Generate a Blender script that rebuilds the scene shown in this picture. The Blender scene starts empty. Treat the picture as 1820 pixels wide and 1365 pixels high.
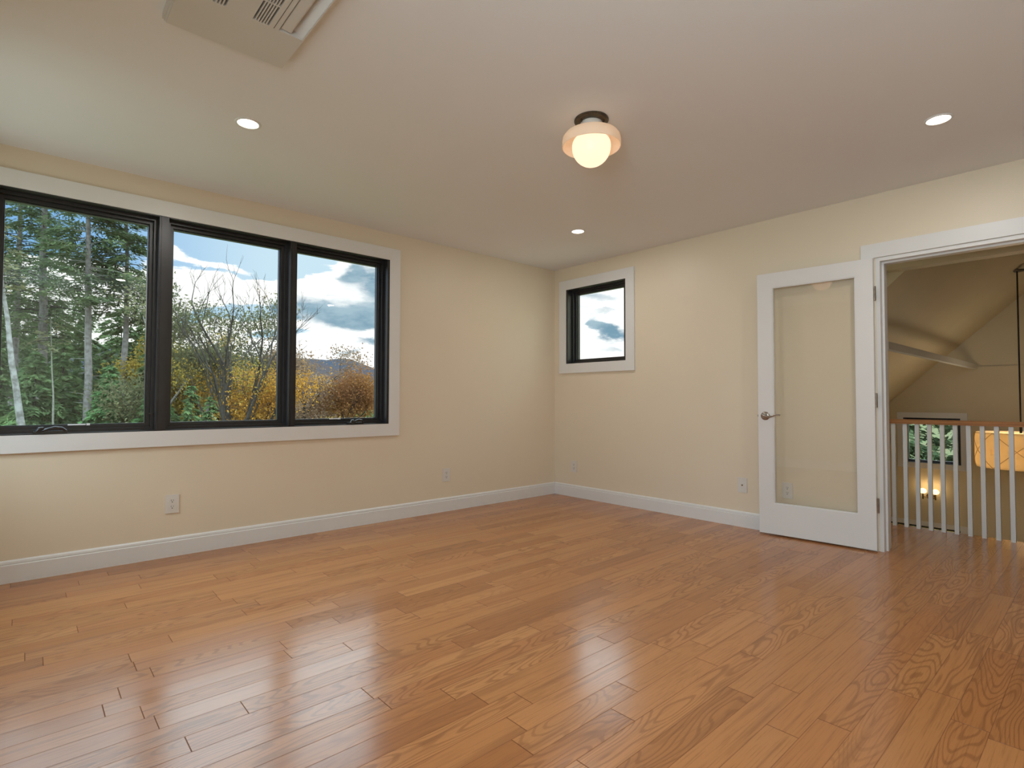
import bpy, bmesh, math, random
import numpy as np
from mathutils import Vector, Matrix

PI = math.pi
SC = bpy.context.scene
COL = SC.collection

# ------------------------------------------------------------------ camera
cam_data = bpy.data.cameras.new('camera')
cam = bpy.data.objects.new('camera', cam_data)
COL.objects.link(cam)
cam_data.sensor_fit = 'HORIZONTAL'
cam_data.sensor_width = 36.0
cam_data.lens = 19.1133
cam_data.clip_start = 0.05
cam_data.clip_end = 5000
_right = Vector((0.74417, -0.66797, 0.00222)).normalized()
_fwd = Vector((0.66769, 0.74391, 0.02824)).normalized()
_up = _right.cross(_fwd).normalized()
_right = _fwd.cross(_up).normalized()
_m = Matrix(((_right.x, _up.x, -_fwd.x, -4.33293),
             (_right.y, _up.y, -_fwd.y, -4.12636),
             (_right.z, _up.z, -_fwd.z, 1.02255), (0, 0, 0, 1)))
cam.matrix_world = _m
SC.camera = cam

# ------------------------------------------------------------------ exposure
SC.view_settings.view_transform = 'Standard'
SC.view_settings.look = 'None'
SC.view_settings.exposure = 0.0
SC.view_settings.gamma = 1.0
SC.view_settings.use_curve_mapping = False

# light levels
CAN_W = 5.3
FILL_W = 62.0
GLOBE = 1.75


# ------------------------------------------------------------------ node helpers
class NT:
    def __init__(self, tree):
        self.t = tree; self.n = tree.nodes; self.l = tree.links
    def new(self, typ, **kw):
        nd = self.n.new(typ)
        for k, v in kw.items(): setattr(nd, k, v)
        return nd
    def put(self, sock, v):
        if hasattr(v, 'is_output'): self.l.new(v, sock)
        elif v is not None:
            sock.default_value = v
    def math(self, op, a, b=None, c=None, clamp=False):
        nd = self.new('ShaderNodeMath', operation=op); nd.use_clamp = clamp
        self.put(nd.inputs[0], a)
        if b is not None: self.put(nd.inputs[1], b)
        if c is not None: self.put(nd.inputs[2], c)
        return nd.outputs[0]
    def smooth(self, v, a, b):
        nd = self.new('ShaderNodeMapRange', interpolation_type='SMOOTHSTEP')
        self.put(nd.inputs[0], v); nd.inputs[1].default_value = a; nd.inputs[2].default_value = b
        nd.inputs[3].default_value = 0.0; nd.inputs[4].default_value = 1.0
        return nd.outputs[0]
    def mix(self, f, a, b, mode='MIX'):
        nd = self.new('ShaderNodeMix', data_type='RGBA', blend_type=mode)
        self.put(nd.inputs[0], f); self.put(nd.inputs[6], a); self.put(nd.inputs[7], b)
        return nd.outputs[2]
    def comb(self, x, y, z=0.0):
        nd = self.new('ShaderNodeCombineXYZ')
        self.put(nd.inputs[0], x); self.put(nd.inputs[1], y); self.put(nd.inputs[2], z)
        return nd.outputs[0]
    def noise(self, vec, scale, detail=2.0, rough=0.5, dims='3D', dist=0.0):
        nd = self.new('ShaderNodeTexNoise', noise_dimensions=dims)
        if vec is not None: self.l.new(vec, nd.inputs['Vector'])
        nd.inputs['Scale'].default_value = scale; nd.inputs['Detail'].default_value = detail
        nd.inputs['Roughness'].default_value = rough; nd.inputs['Distortion'].default_value = dist
        return nd.outputs['Fac'] if 'Fac' in nd.outputs else nd.outputs[0]


def c4(c): return (c[0], c[1], c[2], 1.0)


# ------------------------------------------------------------------ world: autumn sky with broken cloud
world = bpy.data.worlds.new('autumn_sky'); SC.world = world
world.use_nodes = True
W = NT(world.node_tree)
for nd in list(W.n): W.n.remove(nd)
_tc = W.new('ShaderNodeTexCoord')
_sep = W.new('ShaderNodeSeparateXYZ'); W.l.new(_tc.outputs['Generated'], _sep.inputs[0])
az0 = W.math('ARCTAN2', _sep.outputs[0], _sep.outputs[1])
el0 = W.math('ARCSINE', _sep.outputs[2])
_v = W.comb(W.math('MULTIPLY', az0, 1.0), W.math('MULTIPLY', el0, 1.9))
nA = W.noise(_v, 11.0, 5.0, 0.6)
nB = W.noise(W.comb(W.math('ADD', az0, 7.3), W.math('MULTIPLY', el0, 2.2)), 10.0, 5.0, 0.62)
nS = W.noise(W.comb(az0, W.math('MULTIPLY', el0, 5.0), 3.1), 5.5, 4.0, 0.55)
az = W.math('ADD', az0, W.math('MULTIPLY', W.math('SUBTRACT', nA, 0.5), 0.10))
el = W.math('ADD', el0, W.math('MULTIPLY', W.math('SUBTRACT', nB, 0.5), 0.055))


def blob(a, e, sa, se, rot=0.0):
    da = W.math('SUBTRACT', az, a); de = W.math('SUBTRACT', el, e)
    if rot:
        c, s = math.cos(rot), math.sin(rot)
        d1 = W.math('ADD', W.math('MULTIPLY', da, c), W.math('MULTIPLY', de, s))
        d2 = W.math('SUBTRACT', W.math('MULTIPLY', de, c), W.math('MULTIPLY', da, s))
        da, de = d1, d2
    u = W.math('POWER', W.math('ABSOLUTE', W.math('DIVIDE', da, sa)), 2.0)
    v = W.math('POWER', W.math('ABSOLUTE', W.math('DIVIDE', de, se)), 2.0)
    return W.math('EXPONENT', W.math('MULTIPLY', W.math('ADD', u, v), -1.0))


def total(lst):
    r = lst[0]
    for q in lst[1:]: r = W.math('ADD', r, q)
    return r


# blue of the clear sky: deeper to the north-west side and overhead
blue = W.mix(W.smooth(az0, 0.02, 0.34), (0.24, 0.50, 0.86, 1), (0.64, 0.85, 0.985, 1))
blue = W.mix(W.smooth(el0, 0.05, 0.17), (0.30, 0.60, 0.82, 1), blue)
# white cloud: a thick bank below about 11 degrees plus a general breakup above it
bank = W.smooth(W.math('ADD', el, W.math('MULTIPLY', W.math('SUBTRACT', az0, 0.25), -0.02)), 0.205, 0.192)
white_f = total([bank, blob(0.235, 0.2135, 0.055, 0.008), blob(0.165, 0.226, 0.03, 0.012), blob(0.44, 0.223, 0.035, 0.03),
                 W.math('MULTIPLY', W.smooth(az0, 0.40, 0.52), 0.9),
                 W.math('MULTIPLY', W.smooth(nS, 0.52, 0.64), 0.45),
                 W.math('MULTIPLY', W.smooth(el0, 0.35, 0.6), W.smooth(nA, 0.4, 0.6))])
holes = total([blob(0.272, 0.141, 0.075, 0.011), blob(0.32, 0.112, 0.05, 0.010), blob(0.20, 0.131, 0.05, 0.008),
               W.math('MULTIPLY', blob(0.02, 0.275, 0.16, 0.035), 0.6), W.math('MULTIPLY', blob(0.13, 0.262, 0.06, 0.03), 0.5)])
white_m = W.smooth(W.math('SUBTRACT', white_f, holes), 0.30, 0.62)
sky = W.mix(white_m, blue, (1.22, 1.22, 1.21, 1))
# grey-blue undersides
grey_f = total([blob(0.415, 0.151, 0.085, 0.026, -0.08), blob(0.485, 0.138, 0.05, 0.013),
                blob(0.486, 0.198, 0.035, 0.030, -0.5), W.math('MULTIPLY', blob(0.440, 0.222, 0.018, 0.026, -0.6), 0.8),
                W.math('MULTIPLY', blob(0.435, 0.079, 0.03, 0.006), 0.75), W.math('MULTIPLY', blob(0.40, 0.063, 0.018, 0.006), 0.7),
                W.math('MULTIPLY', blob(0.478, 0.101, 0.03, 0.007), 0.7), W.math('MULTIPLY', blob(0.34, 0.140, 0.02, 0.008, -0.3), 0.8),
                W.math('MULTIPLY', blob(0.47, 0.045, 0.03, 0.010), 0.8),
                blob(0.897, 0.123, 0.028, 0.016, -0.4), blob(0.872, 0.142, 0.016, 0.012, -0.3),
                W.math('MULTIPLY', blob(0.89, 0.185, 0.05, 0.012), 0.6), W.math('MULTIPLY', blob(0.91, 0.160, 0.04, 0.006), 0.5), W.math('MULTIPLY', blob(0.92, 0.107, 0.03, 0.008), 0.5), W.math('MULTIPLY', blob(0.92, 0.09, 0.05, 0.006), 0.45),
                W.math('MULTIPLY', W.smooth(nS, 0.50, 0.62), 0.17)])
grey_m = W.smooth(grey_f, 0.22, 0.85)
grey_c = W.mix(W.smooth(nB, 0.35, 0.65), (0.20, 0.36, 0.48, 1), (0.42, 0.58, 0.68, 1))
sky = W.mix(grey_m, sky, grey_c)
sky = W.mix(W.smooth(el0, 0.27, 0.42), sky, W.mix(W.smooth(nA, 0.35, 0.6), (0.64, 0.90, 1.06, 1), (0.80, 0.99, 1.08, 1)))
# below the horizon: dull ground colour
sky = W.mix(W.smooth(el0, 0.0, -0.03), sky, (0.10, 0.10, 0.08, 1))
bg = W.new('ShaderNodeBackground'); W.l.new(sky, bg.inputs[0]); 
# an overcast sky is brighter overhead than near the horizon, and brighter still on the sunward side behind the house
_st = W.math('ADD', 1.0, W.math('ADD', W.math('MULTIPLY', W.smooth(el0, 0.28, 0.44), 3.1),
                                W.math('MULTIPLY', W.math('MULTIPLY', W.smooth(_sep.outputs[1], 0.15, -0.35), W.smooth(el0, -0.05, 0.25)), 0.8)))
W.l.new(_st, bg.inputs[1])
wo = W.new('ShaderNodeOutputWorld'); W.l.new(bg.outputs[0], wo.inputs[0])


def area_light(name, loc, direction, sx, sy, power, color, shape='RECTANGLE', spread=PI):
    ld = bpy.data.lights.new(name, 'AREA'); ld.shape = shape; ld.size = sx
    if shape in ('RECTANGLE', 'ELLIPSE'): ld.size_y = sy
    ld.energy = power; ld.color = color; ld.spread = spread
    o = bpy.data.objects.new(name, ld); COL.objects.link(o)
    o.location = loc
    o.rotation_euler = Vector(direction).to_track_quat('-Z', 'Y').to_euler()
    return o


# added fill lamps outside two made-up openings behind the camera's left shoulder
area_light('unseen_fill', (-5.15, -4.1, 1.55), (1, 0.08, 0.36), 1.0, 1.3, FILL_W, (0.72, 0.885, 1.0))
area_light('unseen_fill', (-5.15, -0.66, 1.55), (1, -0.1, 0.15), 0.85, 1.3, FILL_W * 0.125, (0.86, 0.95, 1.0))


# ------------------------------------------------------------------ materials
def principled(name, base, rough=0.5, metal=0.0, spec=0.5, **kw):
    m = bpy.data.materials.new(name); m.use_nodes = True
    b = m.node_tree.nodes['Principled BSDF']
    b.inputs['Base Color'].default_value = c4(base)
    b.inputs['Roughness'].default_value = rough; b.inputs['Metallic'].default_value = metal
    b.inputs['Specular IOR Level'].default_value = spec
    for k, v in kw.items(): b.inputs[k].default_value = v
    return m


def textured(name, base, base2, scale, rough=0.5, bump=0.0, spec=0.5, bscale=None, metal=0.0):
    m = principled(name, base, rough, metal, spec)
    N = NT(m.node_tree); b = N.n['Principled BSDF']
    tc = N.new('ShaderNodeTexCoord')
    nz = N.noise(tc.outputs['Object'], scale, 3.0)
    N.l.new(N.mix(N.smooth(nz, 0.3, 0.7), c4(base), c4(base2)), b.inputs['Base Color'])
    if bump:
        bp = N.new('ShaderNodeBump'); bp.inputs['Strength'].default_value = bump; bp.inputs['Distance'].default_value = 0.002
        N.l.new(N.noise(tc.outputs['Object'], bscale or scale * 6, 3.0), bp.inputs['Height'])
        N.l.new(bp.outputs[0], b.inputs['Normal'])
    return m


M = {}
M['wall'] = textured('cream_wall_paint', (0.80, 0.70, 0.545), (0.79, 0.69, 0.535), 3.0, 0.42, 0.05, 0.45, 260)
M['ceiling'] = textured('ceiling_paint', (0.86, 0.865, 0.875), (0.85, 0.855, 0.865), 2.0, 0.75, 0.04, 0.3, 200)
M['trim'] = textured('white_trim_paint', (0.79, 0.785, 0.77), (0.78, 0.775, 0.76), 5.0, 0.35, 0.02, 0.5, 120)
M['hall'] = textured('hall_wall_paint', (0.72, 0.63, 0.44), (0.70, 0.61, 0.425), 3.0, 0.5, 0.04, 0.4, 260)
M['black'] = textured('black_frame_paint', (0.012, 0.012, 0.014), (0.018, 0.017, 0.018), 9.0, 0.33, 0.02, 0.6, 90)
M['blackmetal'] = principled('black_handle', (0.015, 0.015, 0.016), 0.22, 0.0, 0.7)
M['steel'] = textured('brushed_nickel', (0.42, 0.38, 0.33), (0.34, 0.30, 0.26), 40.0, 0.28, 0.0, 0.5, metal=1.0)
M['bronze'] = textured('dark_bronze', (0.10, 0.085, 0.065), (0.14, 0.12, 0.09), 30.0, 0.35, 0.0, 0.5, metal=0.9)
M['plastic'] = principled('white_plastic', (0.74, 0.71, 0.66), 0.3)
M['vent'] = textured('vent_plastic', (0.69, 0.67, 0.64), (0.68, 0.66, 0.63), 8.0, 0.4, 0.0, 0.5)
M['ventwhite'] = principled('vent_vane_plastic', (0.80, 0.80, 0.80), 0.35)
M['dark'] = principled('dark_recess', (0.02, 0.018, 0.016), 0.7)
M['slot'] = principled('outlet_slot', (0.05, 0.04, 0.03), 0.6)
M['brass'] = principled('aged_brass', (0.30, 0.20, 0.08), 0.35, 1.0)


def emitter(name, color, strength):
    m = bpy.data.materials.new(name); m.use_nodes = True
    b = m.node_tree.nodes['Principled BSDF']
    b.inputs['Base Color'].default_value = (0.8, 0.75, 0.65, 1)
    b.inputs['Emission Color'].default_value = c4(color)
    b.inputs['Emission Strength'].default_value = strength
    return m


M['lens'] = emitter('lit_downlight_lens', (1.0, 0.90, 0.72), 9.0)
M['globe'] = emitter('lit_opal_glass', (1.0, 0.59, 0.38), GLOBE)
M['globe'].node_tree.nodes['Principled BSDF'].inputs['Base Color'].default_value = (0.1, 0.1, 0.09, 1)
M['sconce_glass'] = emitter('lit_sconce_glass', (1.0, 0.72, 0.34), 2.4)


def glass_mat(name, tint=(1, 1, 1), f0=0.04, rough=0.0):
    m = bpy.data.materials.new(name); m.use_nodes = True
    N = NT(m.node_tree)
    for nd in list(N.n): N.n.remove(nd)
    lw = N.new('ShaderNodeLayerWeight'); lw.inputs[0].default_value = 0.5
    f = N.math('ADD', N.math('MULTIPLY', N.math('POWER', lw.outputs['Facing'], 5.0), 1 - f0), f0)
    tr = N.new('ShaderNodeBsdfTransparent'); tr.inputs[0].default_value = c4(tint)
    gl = N.new('ShaderNodeBsdfGlossy'); gl.inputs['Roughness'].default_value = rough
    mx = N.new('ShaderNodeMixShader'); N.l.new(f, mx.inputs[0]); N.l.new(tr.outputs[0], mx.inputs[1]); N.l.new(gl.outputs[0], mx.inputs[2])
    o = N.new('ShaderNodeOutputMaterial'); N.l.new(mx.outputs[0], o.inputs[0])
    return m


M['glass'] = glass_mat('window_glass', (0.985, 0.995, 0.99), 0.025)
M['doorglass'] = glass_mat('door_glass', (0.985, 0.985, 0.975), 0.05)


def translucent_mat(name, col, tfac=0.6, rough=0.4):
    m = bpy.data.materials.new(name); m.use_nodes = True
    N = NT(m.node_tree)
    for nd in list(N.n): N.n.remove(nd)
    d = N.new('ShaderNodeBsdfDiffuse'); d.inputs[0].default_value = c4(col)
    t = N.new('ShaderNodeBsdfTranslucent'); t.inputs[0].default_value = c4(col)
    mx = N.new('ShaderNodeMixShader'); mx.inputs[0].default_value = tfac
    N.l.new(d.outputs[0], mx.inputs[1]); N.l.new(t.outputs[0], mx.inputs[2])
    o = N.new('ShaderNodeOutputMaterial'); N.l.new(mx.outputs[0], o.inputs[0])
    return m


M['shade_glass'] = translucent_mat('amber_milk_glass', (0.99, 0.93, 0.82), 0.5)
M['fabric'] = translucent_mat('linen_shade', (0.92, 0.76, 0.50), 0.55)
M['fabric_seam'] = translucent_mat('linen_seam', (0.70, 0.52, 0.30), 0.3)


def leaf_mat(name, cols, scale=0.6, tfac=0.35):
    """leaves: hue varies over the crown in patches and from leaf to leaf"""
    m = bpy.data.materials.new(name); m.use_nodes = True
    N = NT(m.node_tree)
    for nd in list(N.n): N.n.remove(nd)
    tc = N.new('ShaderNodeTexCoord')
    a = N.noise(tc.outputs['Object'], scale, 3.0, 0.6)
    b = N.noise(tc.outputs['Object'], scale * 9, 2.0, 0.6)
    v = N.math('ADD', N.math('MULTIPLY', a, 0.55), N.math('MULTIPLY', b, 0.45))
    cr = N.new('ShaderNodeValToRGB'); N.l.new(v, cr.inputs[0])
    el_ = cr.color_ramp.elements
    n = len(cols)
    pos = [0.34 + 0.32 * i / (n - 1) for i in range(n)]
    el_[0].position = pos[0]; el_[0].color = c4(cols[0])
    el_[1].position = pos[-1]; el_[1].color = c4(cols[-1])
    for i in range(1, n - 1):
        e = el_.new(pos[i]); e.color = c4(cols[i])
    d = N.new('ShaderNodeBsdfDiffuse'); N.l.new(cr.outputs[0], d.inputs[0])
    t = N.new('ShaderNodeBsdfTranslucent'); N.l.new(cr.outputs[0], t.inputs[0])
    mx = N.new('ShaderNodeMixShader'); mx.inputs[0].default_value = tfac
    N.l.new(d.outputs[0], mx.inputs[1]); N.l.new(t.outputs[0], mx.inputs[2])
    o = N.new('ShaderNodeOutputMaterial'); N.l.new(mx.outputs[0], o.inputs[0])
    return m


M['pine'] = leaf_mat('pine_needles', [(0.08, 0.115, 0.065), (0.115, 0.16, 0.075), (0.18, 0.21, 0.085)])
M['hemlock'] = leaf_mat('hemlock_needles', [(0.095, 0.15, 0.07), (0.13, 0.20, 0.085), (0.19, 0.26, 0.10)])
M['brightgreen'] = leaf_mat('young_green_needles', [(0.11, 0.21, 0.085), (0.15, 0.28, 0.11), (0.20, 0.33, 0.14)])
M['olive'] = leaf_mat('olive_leaves', [(0.14, 0.15, 0.06), (0.24, 0.23, 0.08), (0.34, 0.29, 0.10)])
M['greygreen'] = leaf_mat('grey_green_leaves', [(0.10, 0.11, 0.06), (0.17, 0.17, 0.09), (0.25, 0.23, 0.11)])
M['orange'] = leaf_mat('orange_leaves', [(0.32, 0.15, 0.03), (0.52, 0.26, 0.045), (0.62, 0.38, 0.08)])
M['rust'] = leaf_mat('rust_leaves', [(0.18, 0.085, 0.05), (0.29, 0.13, 0.05), (0.38, 0.21, 0.06)])
M['brownleaf'] = leaf_mat('brown_leaves', [(0.17, 0.12, 0.08), (0.26, 0.17, 0.11), (0.34, 0.22, 0.13)])
M['yellow'] = leaf_mat('yellow_leaves', [(0.28, 0.17, 0.025), (0.38, 0.25, 0.04), (0.44, 0.31, 0.08)])
M['gold'] = leaf_mat('gold_leaves', [(0.20, 0.17, 0.045), (0.36, 0.27, 0.055), (0.50, 0.29, 0.06)])
M['bark'] = textured('grey_pine_bark', (0.14, 0.12, 0.11), (0.24, 0.22, 0.205), 5.0, 0.9, 0.6, 0.2, 30)
M['darkbark'] = textured('dark_bark', (0.03, 0.026, 0.022), (0.06, 0.052, 0.045), 6.0, 0.9, 0.6, 0.2, 30)
M['birch'] = textured('birch_bark', (0.32, 0.315, 0.30), (0.14, 0.13, 0.12), 4.0, 0.8, 0.3, 0.2, 14)
M['palebark'] = textured('pale_bark', (0.26, 0.25, 0.21), (0.18, 0.17, 0.14), 6.0, 0.85, 0.3, 0.2, 20)
M['ground'] = textured('leaf_litter', (0.13, 0.11, 0.055), (0.10, 0.13, 0.05), 0.6, 0.95, 0.5, 0.1, 6)
M['hill'] = textured('bare_woods_hazed', (0.042, 0.05, 0.068), (0.066, 0.052, 0.05), 0.035, 0.95, 0.0, 0.0)  # brown woods with the blue haze of distance mixed into the base colour
M['patio'] = textured('pale_paving', (0.62, 0.60, 0.56), (0.52, 0.50, 0.47), 2.0, 0.8, 0.1, 0.3)


def wood_floor():
    m = bpy.data.materials.new('oak_plank_floor'); m.use_nodes = True
    N = NT(m.node_tree); b = N.n['Principled BSDF']
    tc = N.new('ShaderNodeTexCoord'); sp = N.new('ShaderNodeSeparateXYZ'); N.l.new(tc.outputs['Object'], sp.inputs[0])
    x, y = sp.outputs[0], sp.outputs[1]
    PW = 0.0955
    q = N.math('DIVIDE', N.math('ADD', y, 0.0235), PW)
    row = N.math('FLOOR', q); fy = N.math('FRACT', q)
    def wn(v, seed):
        nd = N.new('ShaderNodeTexWhiteNoise', noise_dimensions='2D')
        N.l.new(N.comb(v, seed), nd.inputs['Vector']); return nd.outputs['Value']
    r1, r2 = wn(row, 1.7), wn(row, 9.3)
    L = N.math('ADD', N.math('MULTIPLY', r2, 0.55), 0.50)
    pxx = N.math('ADD', N.math('DIVIDE', x, L), N.math('MULTIPLY', r1, 13.0))
    idx = N.math('FLOOR', pxx); fx = N.math('FRACT', pxx)
    wnd = N.new('ShaderNodeTexWhiteNoise', noise_dimensions='2D'); N.l.new(N.comb(row, idx), wnd.inputs['Vector'])
    rv = wnd.outputs['Value']
    sc_ = N.new('ShaderNodeSeparateXYZ'); N.l.new(wnd.outputs['Color'], sc_.inputs[0])
    ra, rb, rc = sc_.outputs[0], sc_.outputs[1], sc_.outputs[2]
    ox = N.math('MULTIPLY', ra, 37.0); oy = N.math('MULTIPLY', rb, 53.0)
    # fine pores running along the plank
    fine = N.noise(N.comb(N.math('ADD', N.math('MULTIPLY', x, 5.0), ox), N.math('ADD', N.math('MULTIPLY', y, 170.0), oy)), 1.0, 3.0, 0.65)
    streak = N.noise(N.comb(N.math('ADD', N.math('MULTIPLY', x, 1.3), ox), N.math('ADD', N.math('MULTIPLY', y, 34.0), oy), 4.0), 1.0, 3.0, 0.55)
    # cathedral figure: contour lines of a stretched smooth field
    fld = N.noise(N.comb(N.math('ADD', N.math('MULTIPLY', x, 1.5), oy), N.math('ADD', N.math('MULTIPLY', y, 8.5), ox), 2.0), 1.0, 1.2, 0.45)
    rings = N.math('SINE', N.math('ADD', N.math('MULTIPLY', fld, 120.0), N.math('MULTIPLY', fine, 1.6)))
    rings = N.smooth(rings, 0.15, 0.95)
    figured = N.smooth(rc, 0.35, 0.75)
    # plank tone
    cr = N.new('ShaderNodeValToRGB'); N.l.new(rv, cr.inputs[0])
    e = cr.color_ramp.elements
    e[0].position = 0.0; e[0].color = (0.394, 0.152, 0.051, 1)
    e[1].position = 1.0; e[1].color = (0.549, 0.243, 0.087, 1)
    for p_, c_ in ((0.10, (0.430, 0.175, 0.058, 1)), (0.30, (0.485, 0.195, 0.067, 1)), (0.55, (0.494, 0.213, 0.074, 1)), (0.82, (0.521, 0.220, 0.077, 1))):
        k = e.new(p_); k.color = c_
    col = cr.outputs[0]
    # strong grain: figured planks carry dark growth rings
    col = N.mix(N.math('MULTIPLY', N.math('MULTIPLY', rings, figured), 0.46), col, (0.20, 0.075, 0.024, 1))
    col = N.mix(N.math('MULTIPLY', N.smooth(streak, 0.50, 0.72), 0.50), col, (0.24, 0.095, 0.034, 1))
    col = N.mix(N.math('MULTIPLY', N.smooth(fine, 0.48, 0.72), 0.45), col, (0.22, 0.088, 0.032, 1))
    # joints
    ey = N.math('MULTIPLY', N.math('MINIMUM', fy, N.math('SUBTRACT', 1.0, fy)), PW)
    ex = N.math('MULTIPLY', N.math('MINIMUM', fx, N.math('SUBTRACT', 1.0, fx)), L)
    jy = N.smooth(ey, 0.0015, 0.0007); jx = N.smooth(ex, 0.0020, 0.0010)
    joint = N.math('MAXIMUM', N.math('MULTIPLY', jy, 0.7), N.math('MULTIPLY', jx, 1.0))
    col = N.mix(N.math('MULTIPLY', joint, 0.8), col, (0.13, 0.045, 0.02, 1))
    N.l.new(col, b.inputs['Base Color'])
    N.put(b.inputs['Roughness'], N.math('ADD', N.math('MULTIPLY', fine, 0.08), N.math('ADD', N.math('MULTIPLY', rb, 0.06), 0.15)))
    b.inputs['IOR'].default_value = 1.5
    b.inputs['Specular IOR Level'].default_value = 0.55
    hgt = N.math('SUBTRACT', N.math('ADD', N.math('MULTIPLY', fine, 0.10), N.math('MULTIPLY', N.math('MULTIPLY', rings, figured), -0.10)), joint)
    bp = N.new('ShaderNodeBump'); bp.inputs['Strength'].default_value = 0.35; bp.inputs['Distance'].default_value = 0.0012
    N.l.new(hgt, bp.inputs['Height']); N.l.new(bp.outputs[0], b.inputs['Normal'])
    # the open joints hold no varnish
    N.put(b.inputs['Specular IOR Level'], N.math('MULTIPLY', N.math('SUBTRACT', 1.0, N.math('MULTIPLY', joint, 0.95)), 0.55))
    return m


def rail_wood():
    m = bpy.data.materials.new('oak_handrail'); m.use_nodes = True
    N = NT(m.node_tree); b = N.n['Principled BSDF']
    tc = N.new('ShaderNodeTexCoord'); mp = N.new('ShaderNodeMapping'); N.l.new(tc.outputs['Object'], mp.inputs[0])
    mp.inputs['Scale'].default_value = (60, 2.5, 60)
    nz = N.noise(mp.outputs[0], 1.0, 4.0, 0.6)
    N.l.new(N.mix(N.smooth(nz, 0.3, 0.7), (0.36, 0.15, 0.055, 1), (0.54, 0.25, 0.10, 1)), b.inputs['Base Color'])
    b.inputs['Roughness'].default_value = 0.3
    return m


M['floor'] = wood_floor()
M['railwood'] = rail_wood()


# ------------------------------------------------------------------ mesh helpers
def tagp(o, label=None, cat=None, group=None, kind=None):
    if label: o['label'] = label
    if cat: o['category'] = cat
    if group: o['group'] = group
    if kind: o['kind'] = kind
    return o


def wpos(o):
    v = Vector((0, 0, 0))
    while o is not None:
        v = v + o.location; o = o.parent
    return v


def root(name, loc, label, cat, group=None, kind=None):
    o = bpy.data.objects.new(name, None); COL.objects.link(o)
    o.empty_display_size = 0.1
    o.location = loc
    return tagp(o, label, cat, group, kind)


def link_mesh(name, me, mat, parent=None, local=False):
    me.materials.append(mat)
    o = bpy.data.objects.new(name, me); COL.objects.link(o)
    if parent is not None:
        o.parent = parent
        if not local:
            me.transform(Matrix.Translation(-wpos(parent)))
    return o


def obj(name, bm, mat, parent=None, local=False, smooth=False, bevel=0.0):
    if bevel:
        bmesh.ops.bevel(bm, geom=[e for e in bm.edges if e.is_manifold and e.calc_face_angle(0) > 0.6], offset=bevel, segments=2, affect='EDGES', clamp_overlap=True)
    bmesh.ops.recalc_face_normals(bm, faces=bm.faces)
    me = bpy.data.meshes.new(name); bm.to_mesh(me); bm.free()
    if smooth:
        for p in me.polygons: p.use_smooth = True
        try: me.set_sharp_from_angle(angle=math.radians(40))
        except Exception: pass
    return link_mesh(name, me, mat, parent, local)


def box(bm, x0, x1, y0, y1, z0, z1):
    if x0 > x1: x0, x1 = x1, x0
    if y0 > y1: y0, y1 = y1, y0
    if z0 > z1: z0, z1 = z1, z0
    v = [bm.verts.new(p) for p in ((x0, y0, z0), (x1, y0, z0), (x1, y1, z0), (x0, y1, z0), (x0, y0, z1), (x1, y0, z1), (x1, y1, z1), (x0, y1, z1))]
    for f in ((0, 3, 2, 1), (4, 5, 6, 7), (0, 1, 5, 4), (1, 2, 6, 5), (2, 3, 7, 6), (3, 0, 4, 7)):
        bm.faces.new([v[i] for i in f])


def boxes(*lst):
    bm = bmesh.new()
    for b in lst: box(bm, *b)
    return bm


def prism(bm, poly, axis, a, b):
    """extrude polygon (list of 2-tuples) along axis 0/1/2 from a to b"""
    def P(p, t):
        if axis == 0: return (t, p[0], p[1])
        if axis == 1: return (p[0], t, p[1])
        return (p[0], p[1], t)
    A = [bm.verts.new(P(p, a)) for p in poly]; B = [bm.verts.new(P(p, b)) for p in poly]
    n = len(poly)
    bm.faces.new(A); bm.faces.new(B[::-1])
    for i in range(n): bm.faces.new((A[i], B[i], B[(i + 1) % n], A[(i + 1) % n]))


def lathe(bm, prof, c=(0, 0, 0), axis='Z', n=40, closed=False):
    rings = []
    for r, h in prof:
        ring = []
        if r < 1e-6:
            ring = None
        pts = []
        for i in range(n):
            a = 2 * PI * i / n
            u, w = r * math.cos(a), r * math.sin(a)
            if axis == 'Z': p = (c[0] + u, c[1] + w, c[2] + h)
            elif axis == 'X': p = (c[0] + h, c[1] + u, c[2] + w)
            else: p = (c[0] + u, c[1] + h, c[2] + w)
            pts.append(p)
        if ring is None:
            p = pts[0] if False else ((c[0], c[1], c[2] + h) if axis == 'Z' else (c[0] + h, c[1], c[2]) if axis == 'X' else (c[0], c[1] + h, c[2]))
            rings.append([bm.verts.new(p)])
        else:
            rings.append([bm.verts.new(p) for p in pts])
    seq = list(zip(rings[:-1], rings[1:]))
    if closed: seq.append((rings[-1], rings[0]))
    for A, B in seq:
        for i in range(n):
            j = (i + 1) % n
            if len(A) == 1 and len(B) == 1: continue
            if len(A) == 1: bm.faces.new((A[0], B[i], B[j]))
            elif len(B) == 1: bm.faces.new((A[i], A[j], B[0]))
            else: bm.faces.new((A[i], A[j], B[j], B[i]))


def tube(bm, pts, radii, n=8, cap=True):
    pts = [Vector(p) for p in pts]
    if not hasattr(radii, '__len__'): radii = [radii] * len(pts)
    rings = []
    prev = None
    for i, p in enumerate(pts):
        d = (pts[min(i + 1, len(pts) - 1)] - pts[max(i - 1, 0)]).normalized()
        if prev is None:
            a = Vector((0, 0, 1)) if abs(d.z) < 0.9 else Vector((1, 0, 0))
            u = d.cross(a).normalized()
        else:
            u = (prev - d * prev.dot(d)).normalized()
        w = d.cross(u); prev = u
        rings.append([bm.verts.new(p + (u * math.cos(2 * PI * k / n) + w * math.sin(2 * PI * k / n)) * radii[i]) for k in range(n)])
    for A, B in zip(rings[:-1], rings[1:]):
        for k in range(n): bm.faces.new((A[k], A[(k + 1) % n], B[(k + 1) % n], B[k]))
    if cap:
        bm.faces.new(rings[0][::-1]); bm.faces.new(rings[-1])


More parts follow.
